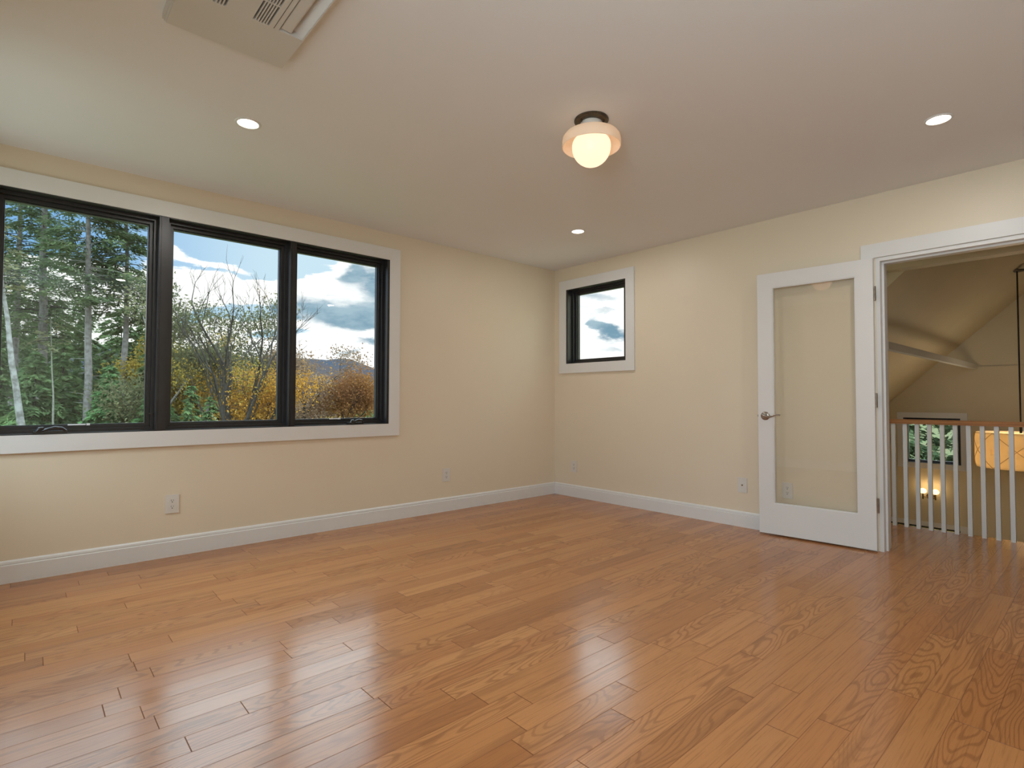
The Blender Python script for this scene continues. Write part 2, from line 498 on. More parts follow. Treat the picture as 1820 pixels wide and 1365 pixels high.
# ================================================================== THE ROOM SHELL
CH = 2.44
XL, YR = -4.75, -4.75        # inner faces of the two walls behind the camera


def struct(name, bm, mat, label, bevel=0.0):
    return tagp(obj(name, bm, mat, bevel=bevel), label, 'building', kind='structure')


struct('floor', boxes((XL - 0.18, 0.16, YR - 0.15, 0.18, -0.25, 0.0), (0.16, 1.06, -6.2, -1.2, -0.25, 0.0)), M['floor'],
       'glossy honey oak plank floor running from the room into the hall')
struct('ceiling', boxes((XL - 0.18, 0.16, YR - 0.15, 0.18, CH, CH + 0.16)), M['ceiling'],
       'plain flat off-white ceiling of the empty room')
# window wall
WX0, WX1, WZ0, WZ1 = -4.50, -2.04, 0.815, 2.205
struct('wall_left', boxes((XL - 0.18, WX0, 0, 0.18, -3.2, CH), (WX1, 0.16, 0, 0.18, -3.2, CH),
                          (WX0, WX1, 0, 0.18, -3.2, WZ0), (WX0, WX1, 0, 0.18, WZ1, CH)), M['wall'],
       'cream painted wall holding the wide three-pane window')
# door wall
VY0, VY1, VZ0, VZ1 = -0.96, -0.185, 1.403, 2.198
DY0, DY1, DZ = -4.62, -3.035, 1.995
struct('wall_right', boxes((0, 0.16, VY1, 0.0, -3.2, CH), (0, 0.16, DY1, VY0, -3.2, CH),
                           (0, 0.16, VY0, VY1, -3.2, VZ0), (0, 0.16, VY0, VY1, VZ1, CH),
                           (0, 0.16, DY0, DY1, DZ, CH), (0, 0.16, -7.35, DY0, -3.2, CH), (0, 0.16, DY0, DY1, -3.2, -0.25),
                           (0, 0.16, -7.35, -1.2, CH, 4.4)), M['wall'],
       'cream painted wall with the small high window and the glass door')
# walls behind the camera
struct('wall_rear', boxes((XL - 0.18, 0.0, YR - 0.15, YR, -3.2, CH)), M['wall'], 'plain cream wall behind the viewer')
struct('wall_side', boxes((XL - 0.18, XL, YR, -4.60, 0, CH), (XL - 0.18, XL, -3.60, -1.12, 0, CH), (XL - 0.18, XL, -0.2, 0, 0, CH),
                          (XL - 0.18, XL, -4.60, -3.60, 0, 0.85), (XL - 0.18, XL, -4.60, -3.60, 2.2, CH),
                          (XL - 0.18, XL, -1.12, -0.2, 0, 0.85), (XL - 0.18, XL, -1.12, -0.2, 2.2, CH)), M['wall'],
       'cream wall behind the viewer with two added openings for fill light')


def base_profile(flip):
    s = -1 if flip else 1
    return [(0, 0), (s * 0.016, 0), (s * 0.016, 0.097), (s * 0.011, 0.100), (s * 0.011, 0.1045), (s * 0.0125, 0.106), (s * 0.0105, 0.117), (s * 0.005, 0.124), (0, 0.124)]


bm = bmesh.new(); prism(bm, base_profile(True), 0, XL, -0.0001)
struct('baseboard_left', bm, M['trim'], 'white moulded baseboard below the wide window')
bm = bmesh.new()
prism(bm, base_profile(True), 1, -2.949, -0.016)
struct('baseboard_right', bm, M['trim'], 'white moulded baseboard running to the glass door')
bm = bmesh.new(); prism(bm, base_profile(False), 1, YR, -0.016)
for v in bm.verts: v.co.x += XL
struct('baseboard_side', bm, M['trim'], 'white baseboard on the wall behind the viewer')


# ------------------------------------------------------------------ windows
def wmap(side):
    """u along the wall, v outwards, z up -> box in world"""
    if side == 'left': return lambda u0, u1, v0, v1, z0, z1: (u0, u1, v0, v1, z0, z1)
    if side == 'right': return lambda u0, u1, v0, v1, z0, z1: (v0, v1, u0, u1, z0, z1)
    if side == 'far': return lambda u0, u1, v0, v1, z0, z1: (5.5 + v0, 5.5 + v1, u0, u1, z0, z1)


def make_window(name, side, u0, u1, z0, z1, mull, label, cas=0.10, vs=0.075, vend=0.16, sw=0.045, lin=0.02, casing=True):
    mp = wmap(side)
    cx = mp((u0 + u1) / 2, (u0 + u1) / 2, 0, 0, z0, z0)
    r = root(name, (cx[0], cx[2], z0), label, 'window', kind='structure')
    if casing:
        bm = boxes(mp(u0 - cas, u0, -0.02, 0, z0 - cas, z1 + cas), mp(u1, u1 + cas, -0.02, 0, z0 - cas, z1 + cas),
                   mp(u0, u1, -0.02, 0, z1, z1 + cas), mp(u0, u1, -0.02, 0, z0 - cas, z0))
        tagp(obj('casing', bm, M['trim'], r), 'flat white casing boards')
    bm = boxes(mp(u0, u0 + lin, -0.015, vend, z0, z1), mp(u1 - lin, u1, -0.015, vend, z0, z1),
               mp(u0 + lin, u1 - lin, -0.012, vend, z1 - 0.006, z1), mp(u0 + lin, u1 - lin, -0.012, vend, z0, z0 + 0.006))
    tagp(obj('frame', bm, M['black'], r), 'black window frame')
    edges = [u0 + lin]
    for (a, b) in mull:
        bm = boxes(mp(a, b, -0.017, vend, z0 + 0.004, z1 - 0.004), mp(a + 0.012, b - 0.012, -0.021, -0.016, z0 + 0.006, z1 - 0.006))
        obj('mullion', bm, M['black'], r)
        edges += [a, b]
    edges.append(u1 - lin)
    sashes = []
    for i in range(0, len(edges), 2):
        a, b = edges[i], edges[i + 1]
        c, d = z0 + 0.006, z1 - 0.006
        def ring(w, va, vb, bm):
            box(bm, *mp(a, a + w, va, vb, c, d)); box(bm, *mp(b - w, b, va, vb, c, d))
            box(bm, *mp(a + w, b - w, va, vb, c, c + w)); box(bm, *mp(a + w, b - w, va, vb, d - w, d))
        bm = bmesh.new()
        ring(sw * 0.42, vs - 0.03, vs, bm); ring(sw * 0.85, vs, vs + 0.016, bm); ring(sw, vs + 0.016, vs + 0.05, bm)
        s = obj('sash', bm, M['black'], r)
        g = obj('glass_pane', boxes(mp(a + sw - 0.004, b - sw + 0.004, vs + 0.03, vs + 0.036, c + sw - 0.004, d - sw + 0.004)), M['glass'], s)
        sashes.append((s, a, b))
    return r, mp, sashes


w1, mp1, sash1 = make_window('window_1', 'left', WX0, WX1, WZ0, WZ1, [(-3.704, -3.650), (-2.870, -2.826)],
                             'wide black-framed three-pane window with flat white casing')
w2, mp2, sash2 = make_window('window_2', 'right', VY0, VY1, VZ0, VZ1, [], 'small square black-framed window high beside the room corner', vs=0.085)


def crank(parent, mp, u, z, s=1.0):
    """folding crank of a casement: low base, curled arm and knob"""
    def P(a, b, c):
        q = mp(a, a, b, b, c, c); return (q[0], q[2], q[4])
    base = bmesh.new()
    box(base, *mp(u - 0.075 * s, u + 0.075 * s, -0.022, 0.03, z, z + 0.016))
    b = obj('crank_handle', base, M['blackmetal'], parent, bevel=0.004)
    arm = bmesh.new()
    tube(arm, [P(u - 0.05 * s, -0.024, z + 0.012), P(u - 0.02 * s, -0.032, z + 0.024), P(u + 0.02 * s, -0.034, z + 0.034), P(u + 0.05 * s, -0.030, z + 0.030), P(u + 0.068 * s, -0.024, z + 0.016)],
         [0.007, 0.009, 0.010, 0.009, 0.007], 10)
    obj('crank_arm', arm, M['blackmetal'], b, smooth=True)
    kn = bmesh.new(); tube(kn, [P(u - 0.062 * s, -0.030, z + 0.012), P(u - 0.048 * s, -0.034, z + 0.030), P(u - 0.03 * s, -0.032, z + 0.034)], [0.008, 0.011, 0.007], 10)
    obj('crank_knob', kn, M['blackmetal'], b, smooth=True)


crank(w1, mp1, -4.215, WZ0 + 0.004)
crank(w1, mp1, -2.335, WZ0 + 0.004, 0.85)
for (ua, ub) in ((-4.135, -4.03), (-2.52, -2.43)):
    obj('operator_arm', boxes(mp1(ua, ub - 0.02, 0.062, 0.07, WZ0 + 0.046, WZ0 + 0.054), mp1(ub - 0.016, ub, 0.06, 0.072, WZ0 + 0.044, WZ0 + 0.056)), M['ventwhite'], w1)
for ua in (-3.722, -2.812):
    obj('sash_lock', boxes(mp1(ua - 0.012, ua + 0.012, 0.035, 0.046, WZ0 + 0.105, WZ0 + 0.116)), M['blackmetal'], w1)
for (ya, yb) in ((-1.12, -0.2), (-4.6, -3.6)):  # invented openings, put in so the unseen fill lamps can light the room
    r = root('fill_opening_2' if ya < -2 else 'fill_opening_1', (XL, (ya + yb) / 2, 0.85), 'added opening for fill light in the wall behind the viewer', 'window', kind='structure')
    obj('frame', boxes((XL - 0.15, XL - 0.05, ya, ya + 0.05, 0.85, 2.2), (XL - 0.15, XL - 0.05, yb - 0.05, yb, 0.85, 2.2),
                       (XL - 0.15, XL - 0.05, ya + 0.05, yb - 0.05, 0.85, 0.90), (XL - 0.15, XL - 0.05, ya + 0.05, yb - 0.05, 2.15, 2.2)), M['black'], r)

# ------------------------------------------------------------------ doorway trim and the glass door
t1 = root('trim_1', (0, -3.03, 0), 'white casing and jamb of the doorway to the hall', 'door trim', kind='structure')
obj('casing', boxes((-0.016, 0, -3.025, -2.949, 0, 1.998), (-0.016, 0, -4.72, -2.949, 1.998, 2.095), (-0.016, 0, -4.72, -4.63, 0, 1.998)), M['trim'], t1, bevel=0.002)
obj('jamb', boxes((-0.004, 0.164, -3.058, -3.034, 0, 1.996), (-0.004, 0.164, -4.621, -4.6, 0, 1.996), (-0.004, 0.164, -4.6, -3.058, 1.972, 1.996)), M['trim'], t1)
obj('door_stop', boxes((0.045, 0.082, -3.070, -3.058, 0, 1.96), (0.045, 0.082, -4.6, -3.058, 1.960, 1.972)), M['trim'], t1)

dr = root('door_1', (-0.052, -3.031, 0.012), 'white glass-panelled door swung fully open against the wall', 'door', kind='structure')
dr.rotation_euler = (0, 0, math.radians(4.66))
DW, DH, DT = 0.762, 1.978, 0.034
GD0, GD1, GZ0, GZ1 = 0.107, 0.655, 0.229, 1.867
bm = boxes((0, DT, 0.003, GD0, 0, DH), (0, DT, GD1, DW, 0, DH), (0, DT, GD0, GD1, 0, GZ0), (0, DT, GD0, GD1, GZ1, DH))
obj('door_panel', bm, M['trim'], dr, local=True)
bm = bmesh.new()
for (a, b, c, d) in ((GD0, GD0 + 0.006, GZ0, GZ1), (GD1 - 0.006, GD1, GZ0, GZ1), (GD0 + 0.006, GD1 - 0.006, GZ0, GZ0 + 0.006), (GD0 + 0.006, GD1 - 0.006, GZ1 - 0.006, GZ1)):
    box(bm, 0.004, DT - 0.004, a, b, c, d)
obj('glazing_bead', bm, M['trim'], dr, local=True)
tagp(obj('glass_pane', boxes((DT / 2 - 0.003, DT / 2 + 0.003, GD0 + 0.002, GD1 - 0.002, GZ0 + 0.002, GZ1 - 0.002)), M['doorglass'], dr, local=True), 'clear glass of the door')
# lever set
hz, hd = 0.889, 0.7105
bm = bmesh.new()
lathe(bm, [(0.0, -0.010), (0.018, -0.010), (0.029, -0.007), (0.0325, -0.003), (0.0325, 0.001), (0, 0.001)], (0, hd, hz), 'X', 32)
lev = obj('door_handle', bm, M['steel'], dr, local=True, smooth=True)
tagp(lev, 'polished nickel lever handle')
bm = bmesh.new()
tube(bm, [(-0.008, hd, hz), (-0.040, hd, hz)], [0.010, 0.009], 14)
pts = []
rad = []
for i in range(15):
    t = i / 14
    pts.append((-0.046 + 0.006 * math.sin(t * PI), hd + 0.010 - 0.128 * t, hz + 0.004 - 0.009 * math.sin(t * 2 * PI * 0.95 - 0.5) - 0.002 * t)); rad.append(0.0095 - 0.0045 * t)
tube(bm, pts, rad, 12)
o = obj('lever', bm, M['steel'], lev, local=True, smooth=True)
obj('latch_plate', boxes((0.006, DT - 0.006, DW - 0.001, DW + 0.002, hz - 0.029, hz + 0.029), (0.012, DT - 0.012, DW + 0.002, DW + 0.010, hz - 0.008, hz + 0.008)), M['steel'], dr, local=True)
for z in (1.735, 1.010, 0.302):
    bm = bmesh.new()
    tube(bm, [(0.004, -0.006, z - 0.046), (0.004, -0.006, z - 0.049), (0.004, -0.006, z + 0.049), (0.004, -0.006, z + 0.046)][1:3], 0.0065, 14)
    for k in (-0.018, 0.0, 0.018):
        tube(bm, [(0.004, -0.006, z + k - 0.0006), (0.004, -0.006, z + k + 0.0006)], 0.0072, 14)
    box(bm, 0.003, 0.030, -0.0015, 0.003, z - 0.045, z + 0.045)
    obj('hinge', bm, M['steel'], dr, local=True)


# ------------------------------------------------------------------ outlets
def wall_plate(kind, side, u, z, label):
    """plate centre at u,z on a wall's inner face; local box mapping with v < 0 into the room"""
    mp = wmap(side)
    loc = (u, 0, z) if side == 'left' else (0, u, z)
    r = root('power_outlet' if kind == 'power' else 'cable_outlet', loc, label, 'outlet', 'power outlets low on the walls' if kind == 'power' else None)
    W_, H_ = 0.038, 0.059
    obj('cover_plate', boxes(mp(u - W_, u + W_, -0.006, 0, z - H_, z + H_)), M['plastic'], r, bevel=0.002)
    if kind == 'power':
        for dz in (0.0195, -0.0195):
            bm = bmesh.new()
            n = 20; poly = []
            for i in range(n):
                a = 2 * PI * i / n
                poly.append((max(-0.0145, min(0.0145, 0.0172 * math.cos(a))), 0.0172 * math.sin(a) * 0.82))
            if side == 'left': prism(bm, [(u + p[0], z + dz + p[1]) for p in poly], 1, -0.0085, -0.005)
            else: prism(bm, [(u + p[0], z + dz + p[1]) for p in poly], 0, -0.0085, -0.005)
            f = obj('receptacle', bm, M['plastic'], r)
            bm = boxes(mp(u - 0.0072, u - 0.0050, -0.0092, -0.008, z + dz + 0.0005, z + dz + 0.0095), mp(u + 0.0050, u + 0.0072, -0.0092, -0.008, z + dz + 0.0015, z + dz + 0.0085),
                       mp(u - 0.0028, u + 0.0028, -0.0092, -0.008, z + dz - 0.0095, z + dz - 0.004))
            obj('slots', bm, M['slot'], f)
        bm = bmesh.new(); lathe(bm, [(0, -0.0075), (0.0025, -0.007), (0.003, -0.0055), (0, -0.0055)], (u, 0, z) if side == 'left' else (0, u, z), 'Y' if side == 'left' else 'X', 14)
        obj('screw', bm, M['plastic'], r)
    else:
        bm = bmesh.new(); lathe(bm, [(0, -0.014), (0.0035, -0.014), (0.0042, -0.013), (0.0042, -0.008), (0.0065, -0.008), (0.0065, -0.0055), (0, -0.0055)], (0, u, z), 'X', 16)
        tagp(obj('cable_jack', bm, M['brass'], r), 'small brass jack')
        for dz in (0.042, -0.042):
            bm = bmesh.new(); lathe(bm, [(0, -0.0075), (0.0025, -0.007), (0.003, -0.0055), (0, -0.0055)], (0, u, z + dz), 'X', 12)
            obj('screw', bm, M['plastic'], r)
    return r


wall_plate('power', 'left', -3.601, 0.338, 'white power outlet below the boundary of the first two window panes')
wall_plate('power', 'left', -1.438, 0.330, 'white power outlet on the window wall between window and corner')
wall_plate('power', 'right', -0.284, 0.318, 'small white power outlet nearest the room corner below the square window')
wall_plate('cable', 'right', -2.088, 0.335, 'white cable jack plate just beside the open door')
wall_plate('power', 'right', -2.437, 0.335, 'white power outlet seen through the glass of the open door')


# ------------------------------------------------------------------ ceiling: downlights, flush lamp, air conditioner
def downlight(x, y, label, prm=None):
    r = root('recessed_light', (x, y, CH), label, 'ceiling light', 'recessed ceiling downlights')
    bm = bmesh.new(); lathe(bm, [(0.049, -0.0008), (0.050, -0.0045), (0.054, -0.006), (0.060, -0.004), (0.062, 0.0)], (x, y, CH), 'Z', 40)
    obj('trim_ring', bm, M['trim'], r, smooth=True)
    bm = bmesh.new(); lathe(bm, [(0, -0.003), (0.046, -0.0026), (0.0495, -0.001), (0.0495, 0.0), (0, 0.0)], (x, y, CH), 'Z', 40)
    tagp(obj('lens', bm, M['lens'], r, smooth=True), 'glowing warm white lens')
    ld = bpy.data.lights.new('downlight_lamp', 'AREA'); ld.shape = 'DISK'; ld.size = 0.09; ld.energy = CAN_W; ld.color = (1.0, 0.97, 0.93)
    lo = bpy.data.objects.new('downlight_lamp', ld); COL.objects.link(lo); lo.parent = r; lo.location = (0, 0, -0.012)
    return r


downlight(-3.503, -1.164, 'lit recessed downlight above the wide window, left of the hanging globe lamp')
downlight(-0.887, -1.114, 'lit recessed downlight nearest the room corner')
downlight(-0.927, -3.549, 'lit recessed downlight above the doorway side of the room')
downlight(-3.503, -3.549, 'lit recessed downlight above the viewer')

LX, LY = -2.222, -2.372
fl = root('flush_ceiling_lamp', (LX, LY, CH), 'lit round globe lamp with amber glass collar in mid ceiling', 'ceiling light')
bm = bmesh.new(); lathe(bm, [(0, 0), (0.085, 0), (0.0865, -0.003), (0.0865, -0.008), (0.083, -0.010), (0.083, -0.016), (0.080, -0.018), (0.055, -0.018), (0, -0.018)], (LX, LY, CH), 'Z', 56)
tagp(obj('canopy', bm, M['bronze'], fl, smooth=True), 'dark bronze ceiling canopy')
bm = bmesh.new(); lathe(bm, [(0.0, -0.017), (0.054, -0.017), (0.056, -0.022), (0.056, -0.062), (0.054, -0.066), (0.0, -0.066)], (LX, LY, CH), 'Z', 40)
obj('neck', bm, M['plastic'], fl, smooth=True)
for a in (0.9, 3.0, 5.1):
    bm = bmesh.new(); px_, py_ = LX + 0.066 * math.cos(a), LY + 0.066 * math.sin(a)
    lathe(bm, [(0, -0.030), (0.0035, -0.029), (0.0035, -0.018), (0.006, -0.018), (0.006, -0.0165), (0, -0.0165)], (px_, py_, CH), 'Z', 12)
    obj('thumb_screw', bm, M['bronze'], fl, smooth=True)
sh = [(0.050, -0.062), (0.085, -0.064), (0.115, -0.070), (0.134, -0.080), (0.144, -0.094), (0.147, -0.110), (0.147, -0.140), (0.1445, -0.1415), (0.143, -0.139), (0.143, -0.110), (0.140, -0.096), (0.131, -0.084), (0.113, -0.074), (0.085, -0.068), (0.050, -0.066)]
bm = bmesh.new(); lathe(bm, sh, (LX, LY, CH), 'Z', 64, closed=True)
tagp(obj('glass_shade', bm, M['shade_glass'], fl, smooth=True), 'translucent amber glass collar')
gp = []
for i in range(19):
    a = PI / 2 - PI * i / 18
    rr = 0.097 * math.cos(a); zz = 0.097 * math.sin(a)
    if zz > 0: zz *= 0.72; rr = 0.097 * (max(0.0, 1 - (zz / 0.07) ** 2.6)) ** 0.5 if zz < 0.0699 else 0.0
    gp.append((max(rr, 0.0), -0.142 + zz))
gp[0] = (0, gp[0][1]); gp[-1] = (0, gp[-1][1])
bm = bmesh.new(); lathe(bm, gp, (LX, LY, CH), 'Z', 48)
tagp(obj('globe', bm, M['globe'], fl, smooth=True), 'glowing opal glass globe')

AX0, AX1, AY0, AY1, AZ = -3.972, -3.557, -3.0, -1.815, 2.405
ac = root('air_conditioner', ((AX0 + AX1) / 2, (AY0 + AY1) / 2, CH), 'off-white ceiling air conditioner cassette cut by the top of the photo', 'air conditioner')
GY = -2.05
bm = boxes((AX0, AX1, GY, AY1, AZ, CH), (AX0, -3.872, AY0, GY, AZ, CH), (-3.832, -3.742, AY0, GY, AZ, CH), (-3.686, -3.650, AY0, GY, AZ, CH),
           (AX1 - 0.005, AX1, AY0, GY, AZ, CH), (AX0, AX1 - 0.005, AY0 - 0.2, AY0, AZ, CH))
obj('panel', bm, M['vent'], ac)
obj('panel_edge', boxes((AX0 - 0.012, AX0, AY0 - 0.2, AY1 + 0.004, AZ + 0.012, CH), (AX0 - 0.006, AX0, AY0 - 0.2, AY1 + 0.002, AZ + 0.005, AZ + 0.012)), M['vent'], ac)
for (a, b) in ((-3.872, -3.832), (-3.742, -3.686)):
    obj('intake_recess', boxes((a, b, AY0, GY, CH - 0.006, CH)), M['dark'], ac)
    n = int(round((b - a) / 0.0095))
    for i in range(1, n):
        xx = a + (b - a) * i / n
        obj('grille_slat', boxes((xx - 0.0022, xx + 0.0022, AY0, GY, AZ, CH - 0.006)), M['vent'], ac)
    for gy_ in (GY - 0.13, GY - 0.42):
        obj('grille_bar', boxes((a, b, gy_, gy_ + 0.007, AZ + 0.0005, AZ + 0.01)), M['vent'], ac)
obj('outlet_recess', boxes((-3.650, AX1 - 0.005, AY0, GY, CH - 0.004, CH)), M['ventwhite'], ac)
bm = bmesh.new(); prism(bm, [(-3.645, AZ + 0.004), (-3.612, AZ + 0.001), (-3.606, AZ + 0.004), (-3.640, AZ + 0.010)], 1, AY0 + 0.01, GY - 0.012)
obj('air_vane', bm, M['vent'], ac)
bm = bmesh.new(); prism(bm, [(-3.600, CH - 0.004), (AX1 - 0.005, AZ + 0.004), (AX1 - 0.005, CH - 0.004)], 1, AY0, GY)
obj('air_deflector', bm, M['ventwhite'], ac)
obj('seam', boxes((-3.668, -3.6665, AY0, GY, AZ - 0.0008, AZ + 0.002)), M['slot'], ac)

# ------------------------------------------------------------------ hall and the great room below
HX = 1.0
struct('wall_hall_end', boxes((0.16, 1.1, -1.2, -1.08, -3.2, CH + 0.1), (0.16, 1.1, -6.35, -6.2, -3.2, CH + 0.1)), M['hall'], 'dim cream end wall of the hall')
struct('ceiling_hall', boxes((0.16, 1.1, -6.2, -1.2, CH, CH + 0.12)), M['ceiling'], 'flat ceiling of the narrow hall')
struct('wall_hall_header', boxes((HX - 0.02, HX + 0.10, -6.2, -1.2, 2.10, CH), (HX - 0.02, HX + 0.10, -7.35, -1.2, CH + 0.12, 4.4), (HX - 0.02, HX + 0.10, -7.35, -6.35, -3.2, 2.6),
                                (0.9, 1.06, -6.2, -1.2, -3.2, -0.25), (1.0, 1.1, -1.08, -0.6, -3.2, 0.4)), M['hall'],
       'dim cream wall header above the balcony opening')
# great room: far wall with the window and glass door
FX = 5.5
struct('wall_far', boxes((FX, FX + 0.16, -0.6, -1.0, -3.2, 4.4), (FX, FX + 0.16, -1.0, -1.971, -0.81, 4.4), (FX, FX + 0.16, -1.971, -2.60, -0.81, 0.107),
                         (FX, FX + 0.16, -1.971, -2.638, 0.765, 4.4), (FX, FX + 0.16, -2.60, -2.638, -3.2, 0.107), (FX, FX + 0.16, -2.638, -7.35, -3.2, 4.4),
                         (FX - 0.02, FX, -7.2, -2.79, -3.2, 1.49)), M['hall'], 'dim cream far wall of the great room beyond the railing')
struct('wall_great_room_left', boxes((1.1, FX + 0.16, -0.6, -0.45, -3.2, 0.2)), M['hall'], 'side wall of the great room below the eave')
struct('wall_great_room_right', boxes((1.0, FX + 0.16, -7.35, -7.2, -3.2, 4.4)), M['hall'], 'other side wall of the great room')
struct('floor_great_room', boxes((0.9, FX + 0.16, -7.35, -0.45, -3.2, -2.75)), M['floor'], 'oak floor of the great room one storey below')
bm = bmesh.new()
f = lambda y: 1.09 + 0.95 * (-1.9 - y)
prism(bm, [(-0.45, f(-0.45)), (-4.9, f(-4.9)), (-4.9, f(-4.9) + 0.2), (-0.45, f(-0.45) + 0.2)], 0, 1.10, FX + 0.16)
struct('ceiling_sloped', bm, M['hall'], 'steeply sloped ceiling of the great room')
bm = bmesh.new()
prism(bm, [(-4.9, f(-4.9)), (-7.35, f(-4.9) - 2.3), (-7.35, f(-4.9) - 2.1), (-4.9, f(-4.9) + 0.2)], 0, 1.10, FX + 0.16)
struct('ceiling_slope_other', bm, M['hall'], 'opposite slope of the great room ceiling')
struct('beam', boxes((1.1, FX, -2.84, -2.79, 1.455, 1.52)), M['trim'], 'long cream beam running towards the far wall')
w3, mp3, s3 = make_window('window_3', 'far', -2.638, -1.971, 0.107, 0.765, [], 'small black-framed window on the far wall seen above and through the railing', cas=0.078, vs=0.06, sw=0.03, lin=0.012)
r4 = root('window_4', (FX, -1.8, -2.75), 'black-framed glass door top just showing below the railing', 'window', kind='structure')
obj('casing', boxes((FX - 0.02, FX, -2.70, -1.0, -0.81, -0.745), (FX - 0.02, FX, -2.70, -2.615, -2.75, -0.81)), M['trim'], r4)
obj('frame', boxes((FX - 0.01, FX + 0.10, -2.615, -1.0, -0.835, -0.81), (FX - 0.01, FX + 0.10, -2.615, -2.575, -2.75, -0.835), (FX - 0.01, FX + 0.10, -1.04, -1.0, -2.75, -0.835)), M['black'], r4)
obj('glass_pane', boxes((FX + 0.05, FX + 0.056, -2.575, -1.04, -2.75, -0.835)), M['glass'], r4)

rail = root('balcony_railing', (HX, -3.4, 0), 'white balustrade with oak handrail across the hall balcony', 'railing')
bm = bmesh.new()
prism(bm, [(HX - 0.032, 0.832), (HX + 0.032, 0.832), (HX + 0.034, 0.850), (HX + 0.024, 0.868), (HX - 0.024, 0.868), (HX - 0.034, 0.850)], 1, -6.2, -1.2)
tagp(obj('handrail', bm, M['railwood'], rail), 'oak handrail')
ys = [-2.887 - 0.0798 * i for i in range(-4, 26)]
for y in ys:
    obj('baluster', boxes((HX - 0.0135, HX + 0.0135, y - 0.0135, y + 0.0135, 0, 0.832)), M['trim'], rail)

# drum pendant
PX, PY = 4.0, -3.392
pd = root('drum_pendant', (PX, PY, 0.265), 'large glowing fabric drum pendant hanging on a long dark cord', 'pendant lamp')
ct = f(PY)
bm = bmesh.new(); lathe(bm, [(0, 2.480), (0.065, 2.480), (0.070, 2.484), (0.070, 2.497), (0.02, 2.503), (0.02, ct - 0.002 if ct > 2.51 else 2.51), (0, ct - 0.002 if ct > 2.51 else 2.51)], (PX, PY, 0), 'Z', 36)
obj('canopy', bm, M['bronze'], pd, smooth=True)
bm = bmesh.new(); tube(bm, [(PX, PY, 2.482), (PX, PY, 0.70)], 0.0075, 10)
tube(bm, [(PX, PY, 0.74), (PX, PY, 0.655)], 0.012, 10)
obj('cord', bm, M['darkbark'], pd)
bm = bmesh.new()
n = 96; rows = 12
R0 = 0.40
vs_ = []
for j in range(rows + 1):
    t = j / rows; z = 0.265 + 0.397 * t
    ring = []
    for i in range(n):
        a = 2 * PI * i / n
        # two crossed bands pull the cloth in at four points around the middle
        k = (a / (2 * PI) * 6) % 1.0
        d = abs(k - 0.5) * 2
        pinch = 0.055 * math.exp(-(((t - 0.47) / 0.10) ** 2)) * math.exp(-((1 - d) / 0.20) ** 2 if d > 0 else 0)
        rr = R0 * (1 - 0.04 * (2 * t - 1) ** 4) - pinch
        ring.append(bm.verts.new((PX + rr * math.cos(a), PY + rr * math.sin(a), z)))
    vs_.append(ring)
for j in range(rows):
    for i in range(n): bm.faces.new((vs_[j][i], vs_[j][(i + 1) % n], vs_[j + 1][(i + 1) % n], vs_[j + 1][i]))
sh_o = obj('lamp_shade', bm, M['fabric'], pd, smooth=True)
md = sh_o.modifiers.new('thickness', 'SOLIDIFY'); md.thickness = 0.004
bm = bmesh.new()
for s in range(6):
    for sgn in (1, -1):
        pts = []
        for q in range(9):
            t = q / 8; a = 2 * PI / 6 * (s + t + 0.5) ; z = (0.265 + 0.397 * t) if sgn > 0 else (0.662 - 0.397 * t)
            pts.append((PX + (R0 + 0.002) * math.cos(a), PY + (R0 + 0.002) * math.sin(a), z))
        tube(bm, pts, 0.0028, 6)
obj('shade_seam', bm, M['fabric_seam'], sh_o)
bm = bmesh.new(); lathe(bm, [(0, 0.40), (0.03, 0.41), (0.045, 0.45), (0.03, 0.50), (0.015, 0.55), (0, 0.66)], (PX, PY, 0), 'Z', 20)
obj('bulb', bm, M['sconce_glass'], pd, smooth=True)
ld = bpy.data.lights.new('pendant_lamp', 'POINT'); ld.energy = 17; ld.color = (1.0, 0.84, 0.60); ld.shadow_soft_size = 0.22
lo = bpy.data.objects.new('pendant_lamp', ld); COL.objects.link(lo); lo.parent = pd; lo.location = (0.12, 0, 0.2)

# two-arm sconce on the far wall
sy, sz = -2.283, -0.37
sn = root('wall_sconce', (FX, sy, sz), 'lit two-arm brass wall sconce with glass globes below the far window', 'wall lamp')
bm = bmesh.new(); lathe(bm, [(0, -0.018), (0.04, -0.016), (0.05, -0.008), (0.05, 0.0), (0, 0.0)], (FX, sy, sz), 'X', 28)
obj('back_plate', bm, M['brass'], sn, smooth=True)
for s in (-1, 1):
    yy = sy + s * 0.073
    bm = bmesh.new()
    tube(bm, [(FX - 0.015, sy, sz), (FX - 0.06, sy + s * 0.02, sz - 0.006), (FX - 0.09, sy + s * 0.05, sz - 0.004), (FX - 0.10, yy, sz + 0.0)], 0.006, 8)
    tube(bm, [(FX - 0.10, yy, sz - 0.035), (FX - 0.10, yy, sz + 0.045)], 0.010, 10)
    arm = obj('arm', bm, M['brass'], sn, smooth=True)
    bm = bmesh.new()
    prof = [(0, 0.042), (0.022, 0.045), (0.040, 0.058), (0.046, 0.075), (0.042, 0.094), (0.030, 0.108), (0.015, 0.116), (0, 0.118)]
    lathe(bm, prof, (FX - 0.10, yy, sz), 'Z', 24)
    tagp(obj('glass_shade', bm, M['sconce_glass'], arm, smooth=True), 'glowing glass globe')
    ld = bpy.data.lights.new('sconce_lamp', 'POINT'); ld.energy = 0.35; ld.color = (1.0, 0.66, 0.32); ld.shadow_soft_size = 0.03
    lo = bpy.data.objects.new('sconce_lamp', ld); COL.objects.link(lo); lo.parent = sn; lo.location = (-0.10, s * 0.073, 0.16)


# ================================================================== OUTDOORS
def terrain(x, y):
    return -3.25 + 0.12 * math.sin(x * 0.11) + 0.1 * math.cos(y * 0.09)


